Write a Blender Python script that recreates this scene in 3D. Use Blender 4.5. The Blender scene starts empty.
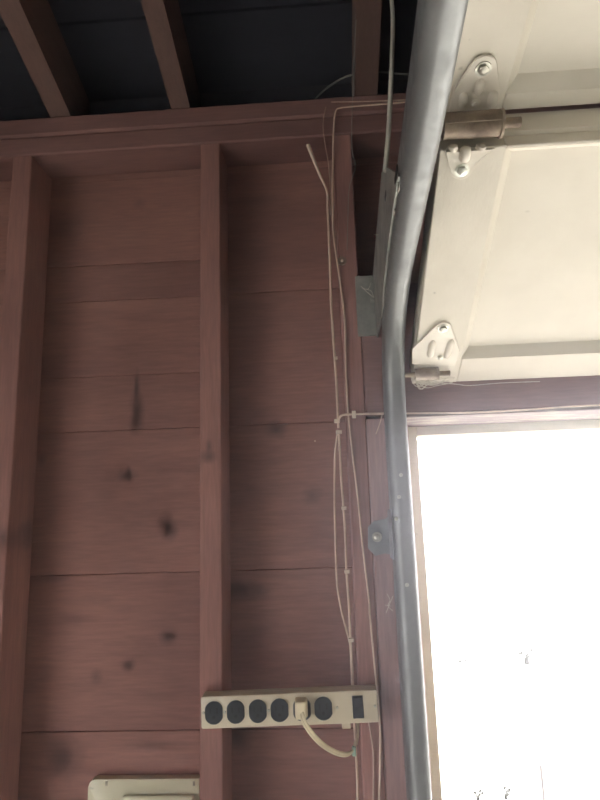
import bpy, bmesh, math, random
from mathutils import Vector, Matrix
random.seed(7)
S = bpy.context.scene
COL = S.collection
PI = math.pi

# ------------------------------------------------------------------ camera, sky, sun, exposure
F = 600.0                                    # focal length in pixels of the 600 x 800 frame
CAM = Vector((0.0, -1.05, 1.85))
up = Vector((-95, 3000, -600)).normalized()
fw = Vector((38, -118.8, -600)); fw = (fw - fw.dot(up)*up).normalized()
rt = fw.cross(up)
ROT = Matrix((rt, fw, up))                   # camera axes -> world axes
cd = bpy.data.cameras.new('camera'); cam = bpy.data.objects.new('camera', cd); COL.objects.link(cam)
cd.sensor_fit = 'VERTICAL'; cd.sensor_height = 36.0; cd.lens = 36.0*F/800.0
cd.clip_start = 0.02; cd.clip_end = 300
cam.matrix_world = Matrix.Translation(CAM) @ ROT.to_4x4()
S.camera = cam

W = bpy.data.worlds.new('hazy_sky'); S.world = W; W.use_nodes = True
bg = W.node_tree.nodes['Background']
bg.inputs['Color'].default_value = (0.96, 0.955, 1.0, 1); bg.inputs['Strength'].default_value = 7.0
sl = bpy.data.lights.new('sun', 'SUN'); sl.energy = 26.0; sl.angle = math.radians(1.0); sl.color = (1.0, 0.97, 0.92)
so = bpy.data.objects.new('sun', sl); COL.objects.link(so)
so.rotation_euler = Vector((0.62, -0.74, -0.52)).to_track_quat('-Z', 'Y').to_euler()
S.view_settings.view_transform = 'Standard'; S.view_settings.look = 'None'
S.view_settings.gamma = 1.0; S.view_settings.use_curve_mapping = False
S.view_settings.exposure = 0.55
S.cycles.max_bounces = 10; S.cycles.diffuse_bounces = 7
S.cycles.sample_clamp_indirect = 6.0

def ray(px, py): return ROT @ Vector((px-300, 400-py, -F))
def at(px, py, y):                           # point of the photograph on the plane Y = y (parallel to the front wall)
    d = ray(px, py); return CAM + d*((y-CAM.y)/d.y)
def atx(px, py, x):
    d = ray(px, py); return CAM + d*((x-CAM.x)/d.x)

# ------------------------------------------------------------------ materials
def lin(c): return tuple(((v/255+0.055)/1.055)**2.4 if v > 10 else v/255/12.92 for v in c)
class NT:
    def __init__(s, name):
        s.m = bpy.data.materials.new(name); s.m.use_nodes = True; s.t = s.m.node_tree; s.n = s.t.nodes
        s.b = s.n['Principled BSDF']
    def new(s, typ, **kw):
        k = s.n.new(typ)
        for a, v in kw.items():
            if a in ('operation', 'blend_type', 'data_type', 'vector_type', 'feature', 'noise_dimensions'): setattr(k, a, v)
        return k
    def link(s, a, b): s.t.links.new(a, b)
    def coord(s, scale, rand=True):
        tc = s.new('ShaderNodeTexCoord'); mp = s.new('ShaderNodeMapping'); mp.inputs['Scale'].default_value = scale
        s.link(tc.outputs['Object'], mp.inputs['Vector'])
        if rand:
            oi = s.new('ShaderNodeObjectInfo'); mu = s.new('ShaderNodeMath', operation='MULTIPLY'); mu.inputs[1].default_value = 37.0
            s.link(oi.outputs['Random'], mu.inputs[0]); s.link(mu.outputs[0], mp.inputs['Location'])
        return mp.outputs['Vector']
    def noise(s, vec, scale, detail=4, rough=0.55, dist=0.0):
        k = s.new('ShaderNodeTexNoise'); k.inputs['Scale'].default_value = scale; k.inputs['Detail'].default_value = detail
        k.inputs['Roughness'].default_value = rough; k.inputs['Distortion'].default_value = dist
        s.link(vec, k.inputs['Vector']); return k.outputs['Fac']
    def ramp(s, fac, stops):
        k = s.new('ShaderNodeValToRGB'); e = k.color_ramp.elements
        while len(e) < len(stops): e.new(0.5)
        for i, (p, c) in enumerate(stops): e[i].position = p; e[i].color = (*c, 1) if len(c) == 3 else c
        s.link(fac, k.inputs['Fac']); return k.outputs['Color']
    def mix(s, fac, a, b, mode='MIX'):
        k = s.new('ShaderNodeMix'); k.data_type = 'RGBA'; k.blend_type = mode
        for inp, v in ((0, fac), (6, a), (7, b)):
            if hasattr(v, 'links') or hasattr(v, 'is_linked'): s.link(v, k.inputs[inp])
            elif isinstance(v, (int, float)): k.inputs[inp].default_value = v
            else: k.inputs[inp].default_value = (*v, 1)
        return k.outputs[2]
    def out(s, col, rough=0.7, metal=0.0, bump=None, bs=0.2, bd=0.002, spec=0.5):
        if hasattr(col, 'is_linked'): s.link(col, s.b.inputs['Base Color'])
        else: s.b.inputs['Base Color'].default_value = (*col, 1)
        if hasattr(rough, 'is_linked'): s.link(rough, s.b.inputs['Roughness'])
        else: s.b.inputs['Roughness'].default_value = rough
        s.b.inputs['Metallic'].default_value = metal
        s.b.inputs['Specular IOR Level'].default_value = spec
        if bump is not None:
            k = s.new('ShaderNodeBump'); k.inputs['Strength'].default_value = bs; k.inputs['Distance'].default_value = bd
            s.link(bump, k.inputs['Height']); s.link(k.outputs[0], s.b.inputs['Normal'])
        return s.m

def wood(name, dark, light, axis, knots=(), rough=0.85, blotch=0.5):
    t = NT(name)
    sc = {'x': (1.1, 12, 12), 'z': (14, 14, 1.1), 'y': (14, 1.1, 14)}[axis]
    v = t.coord(sc)
    g = t.noise(v, 3.2, 6, 0.62, 0.6)
    col = t.ramp(g, [(0.28, dark), (0.72, light)])
    fine = t.noise(t.coord(tuple(3.2*q for q in sc)), 6.0, 3)
    col = t.mix(0.35, col, t.ramp(fine, [(0.35, tuple(0.55*q for q in light)), (0.7, tuple(1.25*q for q in light))]), 'MIX')
    bl = t.noise(t.coord((1, 1, 1)), 3.5, 3)
    col = t.mix(blotch, col, t.ramp(bl, [(0.3, (0.55, 0.50, 0.52)), (0.68, (1.25, 1.2, 1.15))]), 'MULTIPLY')
    if knots:
        geo = t.new('ShaderNodeNewGeometry')
        wob = t.new('ShaderNodeTexNoise'); wob.inputs['Scale'].default_value = 22.0; wob.inputs['Detail'].default_value = 3
        t.link(geo.outputs['Position'], wob.inputs['Vector'])
        for (kx, kz, rx, rz, st) in knots:
            mp = t.new('ShaderNodeMapping'); mp.vector_type = 'TEXTURE'
            mp.inputs['Location'].default_value = (kx, 0.09, kz); mp.inputs['Scale'].default_value = (rx, 1.0, rz)
            t.link(geo.outputs['Position'], mp.inputs['Vector'])
            ln = t.new('ShaderNodeVectorMath', operation='LENGTH'); t.link(mp.outputs[0], ln.inputs[0])
            ad = t.new('ShaderNodeMath', operation='MULTIPLY_ADD'); t.link(wob.outputs['Fac'], ad.inputs[0])
            ad.inputs[1].default_value = 1.5; t.link(ln.outputs['Value'], ad.inputs[2])
            f = t.ramp(ad.outputs[0], [(0.0, (0, 0, 0)), (1.0, (1, 1, 1))])
            mr = t.new('ShaderNodeMapRange'); mr.inputs['From Min'].default_value = 0.75; mr.inputs['From Max'].default_value = 1.9
            mr.inputs['To Min'].default_value = st; mr.inputs['To Max'].default_value = 0.0
            t.link(ad.outputs[0], mr.inputs['Value'])
            col = t.mix(mr.outputs[0], col, (0.035, 0.022, 0.024))
    return t.out(col, rough, 0, g, 0.25, 0.002, 0.25)

def knot(px, py, rw, rh, st, y=0.09):
    p = at(px, py, y); return (p.x, p.z, rw*0.0021, rh*0.0021, min(.95, st*1.35))
KN = [knot(127, 476, 11, 8, .6), knot(129, 474, 3, 7, .7), knot(168, 527, 9, 13, .75), knot(137, 412, 8, 22, .7), knot(137, 386, 3, 22, .6), knot(42, 461, 6, 8, .6),
      knot(168, 637, 8, 8, .6), knot(128, 665, 7, 6, .55), knot(96, 677, 6, 7, .4), knot(64, 757, 17, 20, .6), knot(140, 203, 9, 8, .4),
      knot(277, 430, 12, 8, .75), knot(312, 495, 9, 8, .5), knot(240, 590, 26, 9, .6), knot(85, 600, 24, 4, .35), knot(50, 577, 22, 5, .45),
      knot(237, 735, 13, 14, .7), knot(258, 200, 18, 8, .3), knot(60, 230, 20, 22, .35), knot(150, 745, 30, 5, .35)]
RW_D = (0.20, 0.098, 0.088); RW_L = (0.365, 0.190, 0.164)
M = {}
M['board'] = wood('redwood_boards', RW_D, RW_L, 'x', KN)
M['stud'] = wood('redwood_studs', (0.22, 0.107, 0.096), (0.38, 0.196, 0.172), 'z',
                 [knot(209, 457, 8, 6, .6, 0), knot(3, 537, 8, 12, .7, 0), knot(209, 446, 3, 6, .6, 0)])
M['beam'] = wood('redwood_beams', (0.17, 0.088, 0.083), (0.28, 0.15, 0.138), 'x')
M['jamb'] = wood('grey_stained_jamb', (0.27, 0.165, 0.16), (0.40, 0.255, 0.245), 'z')
M['rafter'] = wood('old_brown_rafters', (0.10, 0.058, 0.050), (0.19, 0.115, 0.10), 'y')
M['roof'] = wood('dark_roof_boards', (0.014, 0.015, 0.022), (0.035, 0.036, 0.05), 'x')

def paint(name, col, dirt, bs=0.35, rough=0.55, amount=0.5, brush=(5, 40, 40)):
    t = NT(name)
    b = t.noise(t.coord(brush), 4.0, 5, 0.6)
    d = t.noise(t.coord((1, 1, 1)), 7.0, 6, 0.65)
    c = t.mix(amount, col, t.ramp(d, [(0.30, dirt), (0.62, col)]))
    sp = t.noise(t.coord((1, 1, 1)), 60.0, 2)
    c = t.mix(t.ramp(sp, [(0.73, (0, 0, 0)), (0.80, (0.6, 0.6, 0.6))]), c, tuple(0.55*q for q in dirt))
    return t.out(c, rough, 0, b, bs, 0.003, 0.4)
M['door_paint'] = paint('cream_door_paint', (0.63, 0.575, 0.495), (0.46, 0.41, 0.335), .25)
M['door_paint_up'] = paint('cream_door_paint_upright', (0.63, 0.575, 0.495), (0.46, 0.41, 0.335), .25, brush=(40, 5, 40))
M['panel_paint'] = paint('cream_panel_paint', (0.65, 0.595, 0.515), (0.50, 0.45, 0.37), 0.12, 0.5, 0.5)
M['hinge_paint'] = paint('cream_hinge_paint', (0.70, 0.64, 0.56), (0.44, 0.375, 0.30), 0.25, 0.4, 0.6, (8, 8, 8))
M['trim'] = paint('beige_trim_paint', (0.70, 0.655, 0.49), (0.54, 0.49, 0.36), 0.35, 0.6, 0.8)
t = NT('peeling_soffit'); d = t.noise(t.coord((1, 6, 6)), 9.0, 6, 0.7)
M['peel'] = t.out(t.ramp(d, [(0.50, (0.12, 0.080, 0.076)), (0.58, (0.25, 0.215, 0.16))]), 0.75, 0, d, 0.3, 0.002, 0.3)
M['strip'] = paint('cream_enamel', (0.62, 0.53, 0.40), (0.54, 0.45, 0.33), 0.05, 0.35, 0.6, (3, 3, 3))
M['cabinet'] = paint('cream_cabinet_enamel', (0.66, 0.60, 0.44), (0.58, 0.52, 0.37), 0.04, 0.28, 0.5, (3, 3, 3))
M['ext'] = paint('white_outside_paint', (0.78, 0.77, 0.74), (0.70, 0.68, 0.64))

def metal(name, col, dirt, rough=0.42, metallic=0.85, sc=9.0):
    t = NT(name); d = t.noise(t.coord((1, 1, 1)), sc, 6, 0.7); f = t.noise(t.coord((1, 1, 1)), 70, 3)
    c = t.ramp(d, [(0.34, dirt), (0.66, col)]); r = t.ramp(f, [(0.3, (rough-.1,)*3), (0.7, (rough+.15,)*3)])
    return t.out(c, r, metallic, f, 0.12, 0.001)
M['track'] = metal('grey_track_steel', (0.235, 0.237, 0.237), (0.15, 0.152, 0.152), 0.42, 0.42)
M['bracket'] = metal('dusty_galvanised_steel', (0.44, 0.44, 0.40), (0.19, 0.185, 0.175), 0.55, 0.6, 14)
M['clip'] = metal('dull_blue_grey_steel', (0.30, 0.31, 0.34), (0.20, 0.205, 0.22), 0.5, 0.6, 18)
M['rust'] = metal('rusted_steel', (0.34, 0.27, 0.20), (0.10, 0.065, 0.05), 0.55, 0.45, 26)
M['rust_pale'] = metal('paint_worn_rusty_steel', (0.58, 0.52, 0.42), (0.24, 0.18, 0.14), 0.55, 0.2, 30)
M['bolt'] = metal('zinc_bolt', (0.62, 0.62, 0.56), (0.36, 0.33, 0.28), 0.35, 0.8, 40)
def flat(name, col, rough=0.5, spec=0.4, var=0.18):
    t = NT(name); d = t.noise(t.coord((1, 1, 1)), 30, 3)
    return t.out(t.ramp(d, [(0.3, tuple(q*(1-var) for q in col)), (0.7, tuple(min(1, q*(1+var)) for q in col))]), rough, 0, d, 0.05, 0.0005, spec)
M['black'] = flat('black_plastic', (0.018, 0.020, 0.028), 0.4)
M['slot'] = flat('slot_black', (0.004, 0.004, 0.005), 0.9)
M['cord'] = flat('ivory_vinyl', (0.74, 0.63, 0.44), 0.4)
M['wire'] = flat('dusty_beige_wire', (0.66, 0.51, 0.41), 0.7)
M['wire_thin'] = flat('faded_brown_wire', (0.50, 0.37, 0.31), 0.7)
M['wire_grey'] = flat('dusty_grey_wire', (0.26, 0.25, 0.24), 0.7)
M['rope'] = flat('pale_grey_rope', (0.52, 0.49, 0.43), 0.8)
M['staple'] = flat('pale_staple', (0.72, 0.62, 0.52), 0.5)
M['green'] = flat('pale_green_tape', (0.36, 0.55, 0.44), 0.5)
M['web'] = flat('dusty_cobweb', (0.62, 0.57, 0.50), 0.9)
M['plant'] = flat('dry_weed', (0.045, 0.045, 0.04), 0.8)
M['notch'] = flat('tan_notch', (0.36, 0.30, 0.22), 0.7)
M['dirt_grey'] = flat('dark_gap', (0.10, 0.09, 0.09), 0.8)
t = NT('concrete'); d = t.noise(t.coord((1, 1, 1), False), 3.0, 8, 0.65)
M['concrete'] = t.out(t.ramp(d, [(0.3, (0.50, 0.48, 0.44)), (0.7, (0.60, 0.585, 0.55))]), 0.85, 0, d, 0.2, 0.003, 0.3)

# ------------------------------------------------------------------ mesh helpers
def obj(name, bm, m, parent=None, smooth=False, recalc=True):
    if recalc: bmesh.ops.recalc_face_normals(bm, faces=bm.faces)
    me = bpy.data.meshes.new(name); bm.to_mesh(me); bm.free()
    me.materials.append(M[m] if isinstance(m, str) else m)
    if smooth:
        me.polygons.foreach_set('use_smooth', [True]*len(me.polygons))
        me.set_sharp_from_angle(angle=math.radians(40))
    o = bpy.data.objects.new(name, me); COL.objects.link(o)
    if parent: o.parent = parent; o.matrix_parent_inverse = Matrix()
    return o
def tag(o, label, cat, group=None):
    o['label'] = label; o['category'] = cat
    if group: o['group'] = group
    return o
def thing(name, label, cat, loc=(0, 0, 0), group=None):
    o = bpy.data.objects.new(name, None); COL.objects.link(o); o.location = loc; o.empty_display_size = 0.05
    return tag(o, label, cat, group)
def local(o, child):                                       # child mesh was built in world coordinates
    child.parent = o; child.matrix_parent_inverse = Matrix.Translation(-Vector(o.location)); return child
def box(bm, x0, x1, y0, y1, z0, z1, bev=0.0, mat=None, seg=1):
    r = bmesh.ops.create_cube(bm, size=1.0); vs = r['verts']
    for v in vs: v.co = Vector(((x0+x1)/2 + v.co.x*(x1-x0), (y0+y1)/2 + v.co.y*(y1-y0), (z0+z1)/2 + v.co.z*(z1-z0)))
    if bev:
        es = list({e for v in vs for e in v.link_edges})
        rr = bmesh.ops.bevel(bm, geom=es, offset=bev, segments=seg, affect='EDGES', profile=0.5)
        vs = list({v for f in rr['faces'] for v in f.verts} | {v for v in vs if v.is_valid})
    if mat is not None:
        for v in vs: v.co = mat @ v.co
    return vs
def prism(bm, pts, d, bev=0.0, seg=2):                     # pts: closed 3D outline; d: extrusion vector
    a = [bm.verts.new(Vector(p)) for p in pts]; b = [bm.verts.new(Vector(p)+Vector(d)) for p in pts]
    fa = bm.faces.new(a); fb = bm.faces.new(b[::-1]); n = len(pts)
    for i in range(n): bm.faces.new((a[i], b[i], b[(i+1) % n], a[(i+1) % n]))
    if bev:
        bmesh.ops.bevel(bm, geom=list(fa.edges)+list(fb.edges), offset=bev, segments=seg, affect='EDGES', profile=0.5)
def spline(pts, n=6):
    P = [Vector(p) for p in pts]
    if len(P) < 3: return P
    out = []
    for i in range(len(P)-1):
        p0 = P[max(i-1, 0)]; p1 = P[i]; p2 = P[i+1]; p3 = P[min(i+2, len(P)-1)]
        for k in range(n):
            t = k/n
            out.append(0.5*((2*p1) + (p2-p0)*t + (2*p0-5*p1+4*p2-p3)*t*t + (3*p1-p0-3*p2+p3)*t**3))
    out.append(P[-1]); return out
def tube(bm, pts, r, n=6, cap=True):
    rings = []; nrm = None
    for i, p in enumerate(pts):
        d = (pts[min(i+1, len(pts)-1)] - pts[max(i-1, 0)]).normalized()
        if nrm is None:
            nrm = d.orthogonal().normalized()
        nrm = (nrm - d*nrm.dot(d)).normalized(); bn = d.cross(nrm)
        rr = r(i/(len(pts)-1)) if callable(r) else r
        rings.append([bm.verts.new(p + (nrm*math.cos(2*PI*k/n) + bn*math.sin(2*PI*k/n))*rr) for k in range(n)])
    for a, b in zip(rings, rings[1:]):
        for k in range(n): bm.faces.new((a[k], a[(k+1) % n], b[(k+1) % n], b[k]))
    if cap: bm.faces.new(rings[0][::-1]); bm.faces.new(rings[-1])
def cyl(bm, p0, p1, r, n=16, r1=None):
    p0 = Vector(p0); p1 = Vector(p1); r1 = r if r1 is None else r1
    tube(bm, [p0, p1], lambda t: r + (r1-r)*t, n)

# ------------------------------------------------------------------ front wall
XL, XR = -1.9, 3.1                 # side walls
OX0, OX1, OZ = 0.127, 2.56, 2.021  # rough door opening
PB, PM, PT = 2.584, 2.625, 2.666   # double plate
def roof_z(y): return 2.668 + 0.317*(-y)          # underside of the rafters
def structure(name, bm, m, parent=None):
    o = obj(name, bm, m, parent)
    if not parent: o['kind'] = 'structure'
    return o
bm = bmesh.new()
box(bm, XL, .141, .113, .125, 0, 2.80); box(bm, OX1, XR, .113, .125, 0, 2.80); box(bm, .141, OX1, .113, .125, OZ+.002, 2.80)
wall = structure('wall_front', bm, 'ext')
def part(name, bm, m, parent, smooth=False): return obj(name, bm, m, parent, smooth)
def board(x0, x1, z0, z1, y=None):
    bm = bmesh.new(); y = random.uniform(.0885, .0915) if y is None else y
    box(bm, x0+.0006, x1-.0006, y, .112, z0+.0004, z1-.0004, .0012)
    part('board', bm, 'board', wall)
rows = [1.492+.2703*k for k in range(-6, 6)]
rows[0] = 0.0; rows[-1] = 2.664
for k, (a, b) in enumerate(zip(rows, rows[1:])):
    if abs(a-2.033) < .01:
        board(XL, -.22, a, 2.143, .0885); board(XL, -.22, 2.143, b, .0905); board(-.22, .04, a, b, .090); board(.04, XR, a, b)
    elif abs(a-2.303) < .01:
        board(XL, -.22, a, 2.382, .0905); board(XL, -.22, 2.382, b, .0895); board(-.22, .04, a, b); board(.04, XR, a, b)
    elif a > 2.3: board(XL, .04, a, b); board(.04, XR, a, b)
    else:
        board(XL, .04, a, b); board(.04, .141, a, b); board(OX1, XR, a, b)
def stud(x0, x1, z0=0.04, z1=PB, m='stud', y0=0.0, y1=.0875):
    bm = bmesh.new(); box(bm, x0, x1, y0, y1, z0, z1, .0018); return part('stud', bm, m, wall)
for x in (-1.40, -.99): stud(x, x+.038)
stud(-.621, -.5815); stud(-.2395, -.2015)
stud(.022, .0562); stud(2.602, 2.64); stud(3.05, 3.09)
for x in (.55, .96, 1.37, 1.78, 2.19): stud(x, x+.038, 2.272)
bm = bmesh.new(); box(bm, .0572, OX0, -.001, .112, 0, OZ+.0005, .0022); part('trimmer', bm, 'jamb', wall)
bm = bmesh.new(); box(bm, OX1, 2.601, -.001, .112, 0, OZ+.0005, .0022); part('trimmer', bm, 'jamb', wall)
bm = bmesh.new(); box(bm, .0572, 2.601, 0, .0875, OZ+.0065, 2.271, .0025); part('header', bm, 'beam', wall)
bm = bmesh.new(); box(bm, OX0+.0005, OX1-.0005, .0005, .1185, OZ, OZ+.006, .001); part('head_jamb', bm, 'peel', wall)
bm = bmesh.new(); box(bm, OX0, OX1, .088, .112, OZ+.0065, 2.10); part('header_backing', bm, 'beam', wall)
bm = bmesh.new(); box(bm, XL, XR, .0, .0878, PB+.0006, PM, .003); part('lower_plate', bm, 'beam', wall)
bm = bmesh.new(); box(bm, XL, XR, -.004, .0878, PM+.0008, PT, .004); part('upper_plate', bm, 'beam', wall)
bm = bmesh.new(); box(bm, XL, OX0, .0, .0875, 0, .039, .002); part('bottom_plate', bm, 'beam', wall)
bm = bmesh.new(); box(bm, XL, XR, .0885, .112, 2.6665, 2.80); part('eave_shade_board', bm, 'roof', wall)  # closes the eave; roof-dark colour stands in for the shade there
# painted stops round the opening
bm = bmesh.new(); box(bm, .118, .1605, .121, .150, 0, OZ+.03, .0015); part('side_stop', bm, 'trim', wall)
bm = bmesh.new(); box(bm, OX1-.02, OX1+.03, .121, .150, 0, OZ+.03, .0015); part('side_stop', bm, 'trim', wall)
bm = bmesh.new(); box(bm, .1608, OX1-.0205, .119, .148, OZ-.0185, OZ+.03, .0015); part('head_stop', bm, 'trim', wall)

# ------------------------------------------------------------------ floor, other walls, roof
bm = bmesh.new(); box(bm, XL-.15, XR+.15, -5.6, .13, -.12, 0); structure('floor', bm, 'concrete')
bm = bmesh.new(); DY0, DY1, DZ = -3.5, -1.1, 2.0         # unseen side doorway, added to light the front wall from the left
box(bm, XL-.12, XL, -5.5, DY0, 0, 2.75); box(bm, XL-.12, XL, DY1, .125, 0, 2.75); box(bm, XL-.12, XL, DY0, DY1, DZ, 2.75)
wl = structure('wall_left', bm, 'beam')
for y in (-.3, -.68, -1.06, -3.56, -3.94, -4.32):
    bm = bmesh.new(); box(bm, XL+.0005, XL+.088, y, y+.038, 0, 2.62, .002); part('stud', bm, 'stud', wl)
bm = bmesh.new(); box(bm, XR, XR+.12, -5.5, .125, 0, 2.75); structure('wall_right', bm, 'ext')  # this unseen wall and the back one made white to bounce light
bm = bmesh.new(); box(bm, XL-.12, XR+.12, -5.62, -5.5, 0, 2.75); structure('wall_back', bm, 'ext')
bm = bmesh.new()
RD = .125
def slab(bm, x0, x1, ya, yb, off, th, mirror=False):
    pts = []
    for (y, dz) in ((ya, off), (yb, off), (yb, off+th), (ya, off+th)):
        yy = -5.375-y if mirror else y
        pts.append(Vector((x0, yy, roof_z(y)+dz)))
    prism(bm, pts, (x1-x0, 0, 0))
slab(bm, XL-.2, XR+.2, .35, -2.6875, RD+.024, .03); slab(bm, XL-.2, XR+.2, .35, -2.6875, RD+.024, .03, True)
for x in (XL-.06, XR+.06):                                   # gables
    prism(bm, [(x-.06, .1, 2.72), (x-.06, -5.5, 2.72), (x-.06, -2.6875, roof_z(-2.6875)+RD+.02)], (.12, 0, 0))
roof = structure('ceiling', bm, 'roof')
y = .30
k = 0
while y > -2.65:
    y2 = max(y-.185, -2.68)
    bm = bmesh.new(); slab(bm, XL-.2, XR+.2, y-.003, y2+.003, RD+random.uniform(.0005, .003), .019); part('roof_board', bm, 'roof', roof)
    y = y2; k += 1
def rafter(xa, xb):
    bm = bmesh.new(); slab(bm, xa, xb, .112, -2.66, .0, RD-.001); 
    part('rafter', bm, 'rafter', roof)
for xa, xb in ((-1.62, -1.58), (-1.26, -1.22), (-.90, -.86), (-.548, -.506), (-.299, -.261), (.069, .113), (.45, .49), (.81, .85), (1.2, 1.24), (1.6, 1.64), (2.0, 2.04), (2.4, 2.44), (2.8, 2.84)):
    rafter(xa, xb)

# ------------------------------------------------------------------ haze volume added to stand in for lens glare
HZ_DENS, HZ_G, HZ_COL = 0.22, 0.86, (0.97, 0.94, 1.0)
hm = bpy.data.materials.new('glare_haze'); hm.use_nodes = True; hn = hm.node_tree; hn.nodes.clear()
ho = hn.nodes.new('ShaderNodeOutputMaterial'); hv = hn.nodes.new('ShaderNodeVolumeScatter')
hv.inputs['Color'].default_value = (*HZ_COL, 1); hv.inputs['Density'].default_value = HZ_DENS; hv.inputs['Anisotropy'].default_value = HZ_G
hn.links.new(hv.outputs[0], ho.inputs['Volume'])
M['haze'] = hm
bm = bmesh.new(); prism(bm, [(XL-.06, .100, -.05), (XL-.06, .100, 2.72), (XL-.06, -2.6875, roof_z(-2.6875)+RD+.035), (XL-.06, -5.55, 2.72), (XL-.06, -5.55, -.05)], (XR-XL+.12, 0, 0))
hz = obj('haze', bm, 'haze'); hz['kind'] = 'stuff'; tag(hz, 'faint added haze volume standing in for lens glare near the opening', 'haze')

# ------------------------------------------------------------------ driveway and what stands on it
bm = bmesh.new(); box(bm, -14, 16, .13, 40, -.10, -.02); box(bm, -14, XL-.151, -12, .129, -.10, -.02); dr = structure('driveway', bm, 'concrete')

# ------------------------------------------------------------------ door track
TX0, TX1 = .0872, .1215
path = [(-.062, .03), (-.062, .8), (-.062, 1.5), (-.062, 1.9), (-.063, 2.02), (-.079, 2.085), (-.121, 2.140), (-.195, 2.176), (-.275, 2.193), (-.368, 2.204), (-.49, 2.219), (-.60, 2.236), (-.75, 2.263), (-1.2, 2.345), (-2.1, 2.51)]
sp = spline([(0, a, b) for a, b in path], 8)
def sweep(bm, sec, pts):            # section (x, s): x is world X, s is the offset away from the room side
    rings = []
    for i, p in enumerate(pts):
        d = (pts[min(i+1, len(pts)-1)] - pts[max(i-1, 0)]).normalized()
        out = Vector((0, d.z, -d.y))          # away from the viewer / upward
        rings.append([bm.verts.new(Vector((x, p.y, p.z)) + out*s) for x, s in sec])
    n = len(sec)
    for a, b in zip(rings, rings[1:]):
        for k in range(n): bm.faces.new((a[k], a[(k+1) % n], b[(k+1) % n], b[k]))
    bm.faces.new(rings[0][::-1]); bm.faces.new(rings[-1])
w = .0022; D = .052
def arc2(cx, cs, r, a0, a1, n): return [(cx+r*math.cos(math.radians(a0+(a1-a0)*k/n)), cs+r*math.sin(math.radians(a0+(a1-a0)*k/n))) for k in range(n+1)]
RO = .015
sec = arc2(TX0+RO, RO, RO, 180, 270, 7) + arc2(TX1-.0105, .0105, .0105, -90, 60, 9) + arc2(TX1-.0105, .0105, .0083, 60, -90, 7) + arc2(TX0+RO, RO, RO-w, 270, 180, 7) \
    + [(TX0+w, D-.006), (TX0+.006, D-w), (TX1-.004, D-w), (TX1-.004, D-.008), (TX1-.001, D-.008), (TX1-.001, D), (TX0+.004, D), (TX0, D-.005)]
trk = thing('door_track', 'grey steel garage door track curving up from the jamb to overhead', 'door track', (.1, -.04, 0.03))
bm = bmesh.new(); sweep(bm, sec, sp); local(trk, obj('rail', bm, 'track', None, True))
# flag bracket: web beside the curved track and a foot on the header
bm = bmesh.new()
fl = [(-.003, 2.292), (-.12, 2.314), (-.258, 2.338), (-.33, 2.30), (-.42, 2.236), (-.43, 2.226), (-.36, 2.222), (-.27, 2.212), (-.19, 2.195), (-.12, 2.168), (-.003, 2.168)]
prism(bm, [(TX0-.0035, a, b) for a, b in fl], (.003, 0, 0), .0006, 1)
fb = local(trk, obj('flag_bracket', bm, 'bracket'))
bm = bmesh.new(); box(bm, .050, TX0-.0006, -.0042, -.0012, 2.172, 2.288, .0008); local(trk, obj('bracket_foot', bm, 'bracket'))
def slotbar(y, z, ly, lz, m, name):
    bm = bmesh.new(); box(bm, TX0-.0046, TX0-.003, y-ly/2, y+ly/2, z-lz/2, z+lz/2, .0006); local(trk, obj(name, bm, m))
for (px, py, ly, lz, m) in ((385.5, 196, .016, .009, 'slot'), (398.5, 187, .010, .008, 'bolt'), (394, 212, .010, .004, 'bolt'), (396, 174.5, .030, .008, 'slot')):
    p = atx(px, py, TX0-.004); slotbar(p.y, p.z, ly, lz, m, 'slot' if m == 'slot' else 'bright_slot')
def bolt(p, n, r, h, parent, m='bolt', name='bolt'):
    n = Vector(n).normalized(); p = Vector(p); bm = bmesh.new()
    cyl(bm, p, p+n*h*.25, r*1.45, 18); cyl(bm, p+n*h*.2, p+n*h*.8, r, 6); cyl(bm, p+n*h*.78, p+n*h, r*.92, 12, r*.5)
    o = obj(name, bm, m, None, True); return o
for px, py in ((373, 300), (381, 318)):
    local(trk, bolt(at(px, py, -.0042), (0, -1, 0), .0042, .004, trk, 'bracket'))
# jamb clip low on the track
bm = bmesh.new()
q = [at(a, b, -.004) for a, b in ((368, 527), (374, 521), (386, 519), (395, 505), (404, 503), (406, 556), (396, 556), (385, 553), (375, 556), (368, 548))]
prism(bm, [(v.x, -.0045, v.z) for v in q], (0, .003, 0), .0006, 1)
zc = at(395, 530, -.03).z
box(bm, .0845, .0869, -.058, -.0016, zc-.046, zc+.034, .0006)
local(trk, obj('jamb_clip', bm, 'clip'))
local(trk, bolt(at(377, 537, -.005), (0, -1, 0), .0058, .007, trk))
for px, py in ((391, 519), (407, 585), (399, 497), (401, 475)):
    p = at(px, py, -.0625); local(trk, bolt((max(p.x, TX0+.006), -.0618, p.z), (0, -1, 0), .0022, .002, trk, 'bolt', 'rivet'))

# ------------------------------------------------------------------ garage door
DX0, DX1 = .138, 2.575
gd = thing('garage_door', 'cream painted panelled sectional garage door standing open overhead', 'garage door', (DX0, -.024, 2.075))
TH = .050; LIP = .012
class Frame:                      # x along the door, u up the section, w towards the room
    def __init__(s, y, z, deg):
        a = math.radians(deg); s.o = Vector((DX0, y, z)); s.u = Vector((0, -math.cos(a), math.sin(a))); s.n = Vector((0, -math.sin(a), -math.cos(a)))
    def __call__(s, x, u, w=0.0): return s.o + Vector((x, 0, 0)) + s.u*u + s.n*w
    def mat(s): 
        m = Matrix((Vector((1, 0, 0)), s.u, s.n)).transposed().to_4x4(); m.translation = s.o; return m
def fbox(fr, x0, x1, u0, u1, w0, w1, bev=0.0, bm=None, seg=1):
    bm = bm or bmesh.new(); box(bm, x0, x1, u0, u1, w0, w1, bev, fr.mat(), seg); return bm
def gobj(name, bm, m, parent=None, smooth=False):
    o = obj(name, bm, m, None, smooth)
    return local(gd, o) if parent is None else sub(parent, o)
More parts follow.
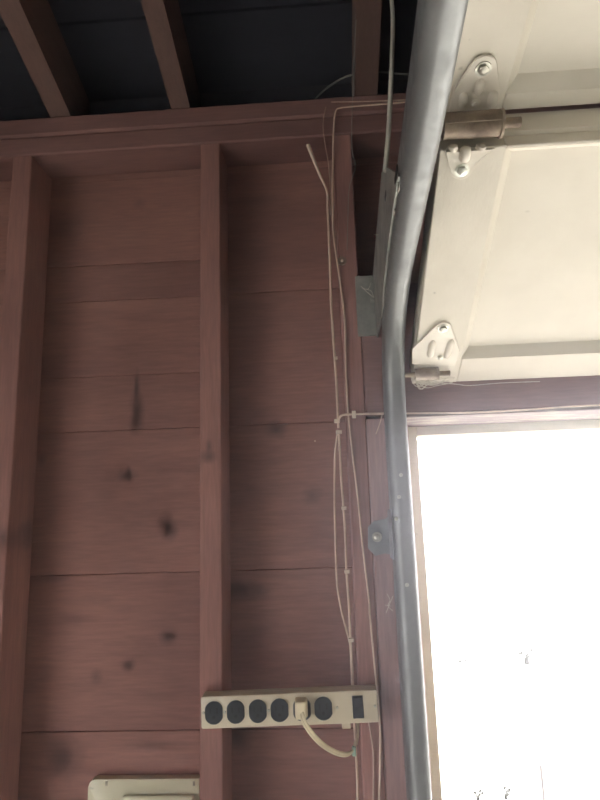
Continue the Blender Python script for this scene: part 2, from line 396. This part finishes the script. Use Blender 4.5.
def sub(parent, o):
    o.parent = parent; o.matrix_parent_inverse = Matrix(); return o   # part sits at the same origin: meshes share world coordinates
WID = DX1-DX0
def section(fr, L, rail_b, rail_t, stile=.077, np_=4):
    # the section's own mesh: slanted top edge and back skin
    bm = bmesh.new()
    pts = [fr(.001, .0015, -.022), fr(.001, .0015, -TH), fr(.001, L+LIP, -TH), fr(.001, L+LIP*.45, -.022)]
    prism(bm, pts, (WID-.002, 0, 0))
    sec_ = gobj('door_section', bm, 'door_paint')
    pw = (WID - 2*stile - (np_-1)*stile)/np_
    xs = [0.0]
    for i in range(np_): xs.append(xs[-1]+stile+pw)
    for x in xs:
        bm = fbox(fr, x, x+stile, 0, L, -.0218, 0, .0012); sub(sec_, obj('stile', bm, 'door_paint_up'))
    for i in range(np_):
        x0 = xs[i]+stile; x1 = xs[i+1]
        for (u0, u1) in ((0.0, rail_b), (L-rail_t, L)):
            bm = fbox(fr, x0+.0004, x1-.0004, u0+.0002, u1, -.0218, -.0003, .0012); sub(sec_, obj('rail', bm, 'door_paint'))
        # recessed panel with sloped moulding
        bm = bmesh.new(); b1 = .0125; rec = .016; a0, a1, c0, c1 = x0, x1, rail_b, L-rail_t
        o_ = [bm.verts.new(fr(x, u, -.0008)) for x, u in ((a0, c0), (a1, c0), (a1, c1), (a0, c1))]
        ii = [bm.verts.new(fr(x, u, -rec)) for x, u in ((a0+b1, c0+b1), (a1-b1, c0+b1), (a1-b1, c1-b1), (a0+b1, c1-b1))]
        bk = [bm.verts.new(fr(x, u, -.0216)) for x, u in ((a0, c0), (a1, c0), (a1, c1), (a0, c1))]
        for k in range(4):
            bm.faces.new((o_[k], o_[(k+1) % 4], ii[(k+1) % 4], ii[k])); bm.faces.new((bk[k], bk[(k+1) % 4], o_[(k+1) % 4], o_[k]))
        bm.faces.new(ii); bm.faces.new(bk[::-1])
        sub(sec_, obj('panel', bm, 'panel_paint'))
    return sec_
f1 = Frame(-.024, 2.075, 27.1); L1 = .430
f2 = Frame(-.400, 2.3215, 12.0); L2 = .470
f3 = Frame(-.398-.488*math.cos(math.radians(12)), 2.327+.488*math.sin(math.radians(12)), 10.3)
f4 = Frame(f3.o.y-.49*math.cos(math.radians(10.3)), f3.o.z+.49*math.sin(math.radians(10.3)), 10.3)
section(f1, L1, .060, .004); section(f2, L2, .024, .060); section(f3, .47, .060, .060); section(f4, .47, .060, .060)

def leaf(fr, outline, th, bolts, ribs, rot=0):
    bm = bmesh.new(); prism(bm, [fr(x, u, .0005) for x, u in outline], fr.n*th, .0006, 1)
    for (x0, u0, x1, u1, r) in ribs:           # pressed ribs
        a = fr(x0, u0, th*1.0); b = fr(x1, u1, th*1.0)
        pts = [a+(b-a)*t for t in (0, .08, .2, .5, .8, .92, 1)]
        prof = [.25, .7, .95, 1, .95, .7, .25]
        tube(bm, pts, lambda t: 1.45*r*prof[min(6, int(round(t*6)))], 10)
    h = gobj('hinge', bm, 'hinge_paint', None, True)
    for (x, u, r, hh, m) in bolts:
        sub(h, bolt(fr(x, u, th+.0003), fr.n, r, hh, None, m))
    return h
def arc_pts(cx, cu, r, a0, a1, n):
    return [(cx+r*math.cos(math.radians(a0+(a1-a0)*k/n)), cu+r*math.sin(math.radians(a0+(a1-a0)*k/n))) for k in range(n+1)]
def uw2(px, py, fr, w=0.003):
    d = ray(px, py); P = fr(0, 0, w); t = (P-CAM).dot(fr.n)/d.dot(fr.n); q = CAM+d*t-fr.o; return (q.x, q.dot(fr.u))
def roller(parent, c, r_sleeve, length, stub, m_sleeve='rust', big=True):
    rw = .012
    x0 = c.x; bm = bmesh.new()
    cyl(bm, c, c+Vector((length, 0, 0)), r_sleeve, 20)
    if big: cyl(bm, c+Vector((length-.002, 0, 0)), c+Vector((length+.001, 0, 0)), r_sleeve*1.15, 20)
    sub(parent, obj('sleeve', bm, m_sleeve, None, True))
    bm = bmesh.new(); cyl(bm, c-Vector((.035, 0, 0)), c+Vector((length+stub, 0, 0)), r_sleeve*.42, 12)
    sub(parent, obj('roller_stem', bm, 'rust', None, True))
    bm = bmesh.new(); cyl(bm, c-Vector((.043, 0, 0)), c-Vector((.029, 0, 0)), rw, 20); cyl(bm, c-Vector((.029, 0, 0)), c-Vector((.026, 0, 0)), rw*.6, 16)
    sub(parent, obj('roller_wheel', bm, 'rust', None, True))
# upper hinge, between the two sections in view
b = uw2(483, 68, f2); ub = b
l0 = uw2(450, 106, f2); r0 = uw2(499, 103, f2)
out_up = [(l0[0], .004), (l0[0], l0[1]), (uw2(453, 92, f2)), *arc_pts(ub[0], ub[1], .0150, 150, 20, 8), uw2(500, 92, f2), (r0[0], r0[1]), (r0[0], .004)]
bot2 = uw2(475, 104, f2)
hu = leaf(f2, out_up, .0036, [(ub[0], ub[1], .0062, .0055, 'bolt'), (bot2[0], bot2[1]+.002, .0040, .004, 'hinge_paint')],
          [(*uw2(463, 107, f2), *uw2(463, 92, f2), .0038), (*uw2(491, 106, f2), *uw2(494, 90, f2), .0042), (*uw2(478, 94, f2), *uw2(481, 78, f2), .0040)])
lb = uw2(462, 170, f1)
out_lo = [uw2(447, 148, f1), uw2(446, 154, f1), *arc_pts(lb[0], lb[1], .0125, 190, 350, 8), uw2(492, 148, f1), (uw2(496, 146, f1)[0], L1-.002), (uw2(447, 146, f1)[0], L1-.002)]
hl = leaf(f1, out_lo, .0034, [(lb[0], lb[1], .0060, .0055, 'bolt')],
          [(*uw2(453, 144, f1), *uw2(452, 151, f1), .0042), (*uw2(466, 146, f1), *uw2(464, 162, f1), .0046), (*uw2(482, 144, f1), *uw2(480, 150, f1), .0042)])
cL = atx(448, 127, DX0+.004)
# knuckle wraps the stem just below the joint
kc = Vector((DX0+.002, -.4225, 2.2895))
roller(hu, kc, .0142, .066, .022)
bm = bmesh.new()                                     # raised web of the upper leaf that holds the sleeve
for k in range(9): pass
prism(bm, [kc+Vector((.001, .0155*math.cos(t), .0155*math.sin(t))) for t in [math.radians(a) for a in range(-20, 201, 20)]], (.064, 0, 0))
sub(hu, obj('knuckle', bm, 'rust', None, True))
# bottom bracket near the opening
bb = uw2(443, 328, f1); b2 = uw2(440, 357, f1)
out_b = [uw2(412, 364, f1), uw2(412, 349, f1), *arc_pts(bb[0], bb[1], .0125, 150, 30, 8), uw2(455, 338, f1), uw2(460, 352, f1), uw2(455, 366, f1)]
hb = leaf(f1, out_b, .0034, [(bb[0], bb[1], .0060, .0055, 'bolt'), (b2[0], b2[1], .0040, .004, 'bolt')],
          [(*uw2(430, 357, f1), *uw2(433, 340, f1), .0042), (*uw2(446, 358, f1), *uw2(452, 339, f1), .0044)])
kc2 = Vector((DX0+.001, -.0375, 2.0945)) 
kc2 = f1(.001, uw2(425, 371, f1)[1], .010)
roller(hb, kc2, .0098, .038, .020, 'rust_pale')
# the same hardware at the far side of the door
def far(h):
    c = h.copy(); COL.objects.link(c); 
    for k in list(h.children):
        d = k.copy(); COL.objects.link(d); d.parent = c
    c.matrix_parent_inverse = Matrix.Translation(Vector((DX0+DX1, 0, 0))-Vector((gd.location.x, gd.location.y, gd.location.z))) @ Matrix.Scale(-1, 4, Vector((1, 0, 0)))
for h in (hu, hl, hb): far(h)
# far side track
ft = trk.copy(); COL.objects.link(ft); ft.location = (DX0+DX1-.1, -.04, .03)
ft['label'] = 'grey steel door track at the far right jamb of the opening'
for k in list(trk.children):
    d = k.copy(); COL.objects.link(d); d.parent = ft
ft.scale = (-1, 1, 1)

# ------------------------------------------------------------------ power strip
ps = thing('power_strip', 'long cream six-outlet power strip across two studs', 'power strip', (0, 0, 0))
p0 = at(201, 713, -.03); p1 = at(378, 706, -.03)
tilt = math.atan2(p1.z-p0.z, p1.x-p0.x); LEN = (Vector((p1.x, p1.z))-Vector((p0.x, p0.z))).length
ps.location = (p0.x, -.0005, p0.z); ps.rotation_euler = (0, -tilt, 0)
H = .048; DP = .030
def psx(px, py=707):
    q = at(px, py, -.03); return (q.x-p0.x)/math.cos(tilt)
zof = at(212, 712, -.04).z - p0.z
def pobj(name, bm, m, parent=None, smooth=False):
    o = obj(name, bm, m, None, smooth); o.parent = parent or ps; return o
bm = bmesh.new(); box(bm, 0, LEN, -DP, 0, -H/2, H/2, .0028, None, 2); body = pobj('housing', bm, 'strip', None, True)
bm = bmesh.new(); box(bm, .001, LEN-.001, -.012, -.0003, -H/2-.0004, H/2+.0004, .0003); pobj('back_cover', bm, 'strip')
oxs = [psx(x) for x in (214, 235.8, 257.8, 279.5, 302, 323.3)]
OR = .0155; FLAT = .0138
def oct_outline(cx, cz, r, fl, n=40, ax='x'):
    out = []
    for k in range(n):
        a = 2*PI*k/n; x = r*math.cos(a); z = r*math.sin(a)*1.10
        x = max(-fl, min(fl, x)); out.append((cx+x, cz+z))
    return out
for i, ox in enumerate(oxs):
    bm = bmesh.new(); prism(bm, [(x, -DP-.0003, z) for x, z in oct_outline(ox, 0, OR, FLAT)], (0, -.0022, 0), .0005, 1)
    o = pobj('outlet', bm, 'black')
    if i != 4:
        for (dx, dz, w_, h_) in ((-.0055, .003, .0016, .0075), (.0055, .003, .0020, .0085)):
            bm = bmesh.new(); box(bm, ox+dx-w_/2, ox+dx+w_/2, -DP-.0029, -DP-.0022, dz-h_/2, dz+h_/2); pobj('slot', bm, 'slot', o)
        bm = bmesh.new(); cyl(bm, (ox, -DP-.0022, -.0065), (ox, -DP-.0029, -.0065), .0024, 12); pobj('slot', bm, 'slot', o)
for px in (203.5, 224.7, 268.5, 337, 375):
    bm = bmesh.new(); cyl(bm, (psx(px), -DP+.0004, 0), (psx(px), -DP-.0009, 0), .0024, 12, .0018); pobj('screw', bm, 'bolt', None, True)
sx = psx(358)
bm = bmesh.new(); box(bm, sx-.0085, sx+.0085, -DP-.0014, -DP+.001, -.0165, .0165, .0006); sw = pobj('switch', bm, 'black')
bm = bmesh.new()
prism(bm, [(sx-.0062, -DP-.0012, -.0142), (sx-.0062, -DP-.0012, .0142), (sx-.0062, -DP-.0060, .0142), (sx-.0062, -DP-.0022, 0), (sx-.0062, -DP-.0026, -.0142)], (.0124, 0, 0)); pobj('rocker', bm, 'black', sw)
tx = psx(345)
bm = bmesh.new(); box(bm, tx-.007, tx+.007, -.012, -.0085, -H/2-.013, -H/2, .001); pobj('mounting_tab', bm, 'strip')
# plug and its cord
pg = thing('plug', 'ivory plug and flat cord in the fifth outlet of the power strip', 'plug', at(302, 711, -.033))
bm = bmesh.new()
c = at(301, 709, -.045)
vs = box(bm, c.x-.0100, c.x+.0100, -.056, -.0335, c.z-.0150, c.z+.0150, .0035, None, 3)
for v in bm.verts:
    if v.co.y < -.046: v.co.x = c.x+(v.co.x-c.x)*.82; v.co.z = c.z+(v.co.z-c.z)*.86
local(pg, obj('plug_body', bm, 'cord', None, True))
cp = [at(302, 713, -.054), at(303, 719, -.060), at(307, 727, -.058), at(315, 737.5, -.046), at(325, 746.5, -.030), at(336, 752.5, -.012), at(345, 754.5, .0), at(351, 752.5, .008), at(354.5, 747, .015), at(356.5, 739, .025), at(357, 728, .032), at(357, 716, .034)]
bm = bmesh.new(); c2 = spline(cp, 8); off = Vector((.0012, 0, .0015))
for s in (-1, 1): tube(bm, [p+off*s for p in c2], 0.0024, 8)
local(pg, obj('cord', bm, 'cord', None, True))
bm = bmesh.new(); q = at(354, 751, .012); box(bm, q.x-.0032, q.x+.0032, q.y-.004, q.y+.004, q.z-.007, q.z+.007, .0012); local(pg, obj('tape', bm, 'green'))

# ------------------------------------------------------------------ cream cabinet in the lower left bay
a = at(88.5, 779.5, .068); bq = at(199, 777.5, .068)
cab = thing('metal_cabinet', 'cream enamelled metal box between studs at lower left, raised front', 'cabinet', (a.x, .0879, a.z-.33))
bm = bmesh.new()
x0, x1, z1, z0 = a.x, min(bq.x, -.2405), a.z, a.z-.33
R_ = .012
pts = [(x0, z0), (x1, z0), (x1, z1)] + [(x0+R_+R_*math.cos(math.radians(t)), z1-R_+R_*math.sin(math.radians(t))) for t in (90, 110, 130, 150, 165, 180)]
prism(bm, [(p[0], .068, p[1]) for p in pts], (0, .0195, 0), .0015, 2)
local(cab, obj('box', bm, 'cabinet', None, True))
ea = at(122, 796, .060); eb = at(194, 796, .060)
bm = bmesh.new(); box(bm, ea.x, eb.x, .059, .0678, z0+.03, ea.z, .0043, None, 4); local(cab, obj('raised_cover', bm, 'cabinet', None, True))
for px in (106.5, 194):
    q = at(px, 783, .068); bm = bmesh.new(); box(bm, q.x-.0018, q.x+.0018, .0668, .0679, q.z-.004, q.z+.003); local(cab, obj('slot', bm, 'notch'))

# ------------------------------------------------------------------ wires
def wire(name, label, pts, r, m, group=None, n=6, staples=(), sm=7):
    P = [at(*p) if len(p) == 3 else Vector(p[:3]) for p in pts]
    o = thing(name, label, 'wire' if name != 'rope' else 'rope', P[0], group)
    bm = bmesh.new(); tube(bm, spline(P, sm), r, n); local(o, obj('strand', bm, m, None, True))
    for (px, py, y, wd, ht) in staples:
        q = at(px, py, y); bm = bmesh.new(); box(bm, q.x-wd/2, q.x+wd/2, q.y-.003, q.y+.004, q.z-ht/2, q.z+ht/2, .0008); local(o, obj('staple', bm, 'staple'))
    return o
wire('cable', 'dusty beige cable whose loose end leans left near the top plate', [(308, 145, -.006), (313, 158, -.004), (320, 175, .0), (326.5, 190, .006), (327.5, 202, .01), (328.5, 230, .014), (330, 262, .016), (331, 300, .016), (333.5, 340, .016), (336, 375, .016), (337.5, 405, .016), (338.5, 428, .016)],
     lambda t: .0042-.0019*min(1, t*4), 'wire', None, 8, [(337, 421, .013, .010, .007), (339, 432, .013, .011, .006), (336, 358, .013, .006, .005)])
wire('thin_wire', 'short faded wire hanging from the top plate beside the loose cable end', [(326, 107, -.006), (324, 116, -.007), (323, 128, -.005), (325, 143, .0), (327.5, 158, .006), (329.5, 175, .012), (330.5, 215, .018)], .0011, 'wire_thin')
wire('thin_wire', 'long thin wire from the plate corner down past the strip end', [(418, 101, -.008), (390, 103.5, -.008), (358, 106, -.008), (340, 108, -.008), (336, 111, -.008), (334, 122, -.008), (333, 150, -.006), (332.5, 200, -.005), (333.5, 235, -.005), (339, 275, -.005), (344.5, 318, -.005), (345.5, 360, -.005), (347.5, 405, -.005), (352, 450, -.005), (358, 500, -.005), (363, 550, -.005), (369, 600, -.005), (370, 617, -.006), (374.5, 665, -.006), (378, 700, -.006), (380, 730, -.006), (380, 765, -.006), (378.5, 820, -.006)], .00165, 'wire')
wire('thin_wire', 'kinked dark grey wire hanging in front of rafter and king stud', [(356, 20, -.19), (354, 60, -.10), (353, 90, -.012), (352, 120, -.008), (352, 150, -.008), (355.5, 166, -.008), (352, 178, -.008), (349, 190, -.007), (348, 215, -.006), (347, 250, -.005)], .0010, 'wire_grey')
wire('thin_wire', 'pale brown wire running level along the upper plate edge', [(331, 102, -.007), (360, 101.5, -.007), (390, 100.5, -.007), (420, 99, -.007)], .0013, 'wire_thin')
wire('thin_wire', 'dark grey wire arching above the top plate between rafters', [(313, 102, .02), (320, 94, .02), (331, 85, .02), (343, 78, .02), (353, 75, .02), (380, 72, .02), (400, 74, .02), (425, 75, .02)], .0019, 'wire_grey')
wire('cable', 'stapled beige cable strand nearest the king stud above the strip', [(338.5, 430, .016), (340, 452, .016), (341, 475, .016), (343.5, 508, .016), (345.5, 540, .016), (346.5, 572, .016), (349, 605, .016), (350.5, 640, .016), (352.5, 670, .016), (353.5, 700, .02), (355, 735, .024), (357.5, 780, .024), (358, 820, .024)], .0021, 'wire', None, 8,
     [(344, 508, .012, .009, .006), (347, 571.5, .012, .009, .006), (351, 640, .012, .009, .006)])
wire('cable', 'bowed beige cable strand left of the stapled strand', [(338, 430, .018), (335, 455, .018), (334.5, 500, .018), (335.5, 545, .018), (337, 582, .018), (341, 608, .018), (346.5, 630, .018), (350, 645, .018), (351.5, 670, .020), (353, 700, .023), (357, 740, .028)], .0019, 'wire')
wire('cable', 'short beige cable branching right across the trimmer under the header', [(339, 421, .012), (340, 417, .0), (344, 414.8, -.006), (354, 414.2, -.006), (368, 413.8, -.006), (386, 413.5, -.006)], .0021, 'wire', None, 8, [(354, 414.5, -.006, .007, .013)])
wire('thin_wire', 'pale loose wire end dangling from the short branching cable', [(382, 415, -.006), (380, 423, -.008), (376, 434, -.010)], .0010, 'wire')
wire('thin_wire', 'thin wire along the bottom edge of the door header', [(388, 413.6, -.003), (420, 413.2, -.003), (470, 412.6, -.003), (530, 409.5, -.003), (570, 406.5, -.003), (640, 403, -.003)], .0015, 'wire', None, 6)
wire('thin_wire', 'grey wire hanging below the right end of the power strip', [(369, 722, -.004), (371.5, 738, -.004), (373.5, 760, -.004), (373, 820, -.004)], .0014, 'wire_thin')
p = atx(386, 171, TX0-.004)
rp = wire('rope', 'pale rope rising from the track bracket to the rafter', [(TX0-.005, p.y, p.z, 0), (.092, p.y+.012, p.z+.07, 0), (.1035, p.y+.035, p.z+.17, 0), (.108, p.y+.045, p.z+.21, 0), (.1195, p.y+.085, p.z+.33, 0), (.116, p.y+.10, p.z+.46, 0)], .0034, 'rope', None, 8)

def nail(label, px, py, y, r, m='bolt', washer=None):
    q = at(px, py, y); o = thing('nail', label, 'nail', q)
    bm = bmesh.new(); cyl(bm, q, q-Vector((0, .003, 0)), r, 14, r*.8); cyl(bm, q+Vector((0, .008, 0)), q, r*.4, 8); local(o, obj('head', bm, m, None, True))
    if washer:
        bm = bmesh.new(); cyl(bm, q+Vector((0, .0015, 0)), q-Vector((0, .0008, 0)), washer, 18); local(o, obj('washer', bm, 'rust', None, True))
nail('bright nail with dark washer on the king stud near the bracket', 342, 261, -.0016, .0030, 'staple', .0085)
nail('tiny bright nail head in the boards below the power strip', 229, 793, .088, .0030, 'staple')
nail('tiny bright nail in the right bay boards below the knot', 315, 441, .088, .0016, 'staple')

# ------------------------------------------------------------------ cobwebs
def web(label, paths, r=.0006, m='web'):
    P = [[at(*q) for q in pp] for pp in paths]
    o = bpy.data.objects.new('cobweb', None); COL.objects.link(o); o.location = P[0][0]; tag(o, label, 'cobweb')
    bm = bmesh.new()
    for pp in P: tube(bm, spline(pp, 4), r, 4)
    local(o, obj('strands', bm, m))
random.seed(3)
ww = []
for k in range(16):
    xa = 408+random.uniform(0, 10); xb = random.uniform(425, 455); ya = 378+random.uniform(-2, 4)
    ww.append([(xa, ya-2, -.045), (xa+.3*(xb-xa), ya+random.uniform(2, 8), -.045), (xa+.65*(xb-xa), ya+random.uniform(0, 6), -.043), (xb, 381+random.uniform(-4, 2), -.040)])
ww.append([(437, 383, -.04), (455, 384, -.035), (470, 385.5, -.03), (500, 383, -.028), (540, 381.5, -.026)])
web('pale tangled cobweb along the door bottom edge beside the track', ww, .0008)
web('dusty cobweb wisps on the flag bracket foot', [[(361, 286, -.008), (367, 292, -.010), (373, 297, -.008)], [(365, 289, -.010), (371, 291, -.011), (374, 298, -.009)], [(362, 288, -.008), (368, 289, -.010), (371, 283, -.008)]], .0007)
q1 = [(374, 234.5, -.15), (379, 235, -.15), (385, 238, -.15)]; q2 = [(379.5, 229, -.15), (380, 233, -.15), (384, 237, -.15)]
web('dusty cobweb wisp crossing the flag bracket edge', [q1, q2], .0007)
web('pale cobweb scrap stuck to the trimmer below the jamb clip', [[(387, 594, -.003), (390, 600, -.005), (388, 606, -.004), (393, 611, -.003)], [(393, 596, -.003), (390, 603, -.005), (386, 613, -.003)], [(385, 605, -.003), (391, 606, -.004)]], .0006)

# ------------------------------------------------------------------ outside
def ground(px, py, z=-.02):
    d = ray(px, py); return CAM + d*((z-CAM.z)/d.z)
def weed(label, px, py, size, n):
    g = ground(px, py+size*.4); k = (g-CAM).length/600
    o = thing('weed', label, 'weed', (g.x, g.y, -.02), 'weeds on the driveway')
    for i in range(n):
        a = random.uniform(0, 2*PI); h = size*k*random.uniform(.5, 1.1); sp_ = size*k*.45
        bm = bmesh.new()
        b0 = Vector((g.x+random.uniform(-.3, .3)*sp_, g.y+random.uniform(-.3, .3)*sp_, -.02)); tip = b0+Vector((math.cos(a)*sp_, math.sin(a)*sp_, h))
        tube(bm, spline([b0, b0+Vector((0, 0, h*.6)), tip], 3), lambda t: k*(.75-.5*t), 4)
        c = tip; w_ = k*1.5; 
        prism(bm, [c+Vector((-w_, 0, -w_*.3)), c+Vector((0, 0, w_)), c+Vector((w_, 0, w_*.2)), c+Vector((0, 0, -w_))], (0, k*.3, 0))
        local(o, obj('stalk', bm, 'plant'))
random.seed(11)
weed('largest dark weed tuft on the bright driveway', 527, 660, 11, 7)
weed('small dark weed on the driveway nearest the jamb', 463, 665, 5, 3)
weed('low weed at lower left of the driveway, near the jamb', 478, 797, 7, 4)
weed('low weed on the driveway right of the jamb, second from it', 506, 796, 7, 5)
g = ground(545, 806); yb = g.y
def aty(px, py, y): return at(px, py, y)
lw = thing('planter_wall', 'low white painted planter box standing on the bright driveway', 'planter', (g.x, yb, -.02))
pt = aty(541, 764, yb)
bm = bmesh.new(); box(bm, pt.x, pt.x+2.6, yb, yb+.8, -.0198, pt.z, .01); local(lw, obj('box', bm, 'ext'))
bm = bmesh.new(); box(bm, pt.x-.012, pt.x-.002, yb-.012, yb+.02, -.0198, pt.z-.006, .002); local(lw, obj('corner_strip', bm, 'dirt_grey'))
e = aty(575, 799.5, yb-.02)
bm = bmesh.new(); box(bm, e.x, pt.x+2.5, yb-.02, yb-.001, e.z-.02, e.z, .002); local(lw, obj('base_board', bm, 'jamb'))

e = aty(561, 766, yb-.012); e2 = aty(583, 766, yb-.012)
bm = bmesh.new(); box(bm, e.x, e2.x, yb-.014, yb-.0005, e.z-.005, e.z+.001, .001); local(lw, obj('edge_strip', bm, 'jamb'))
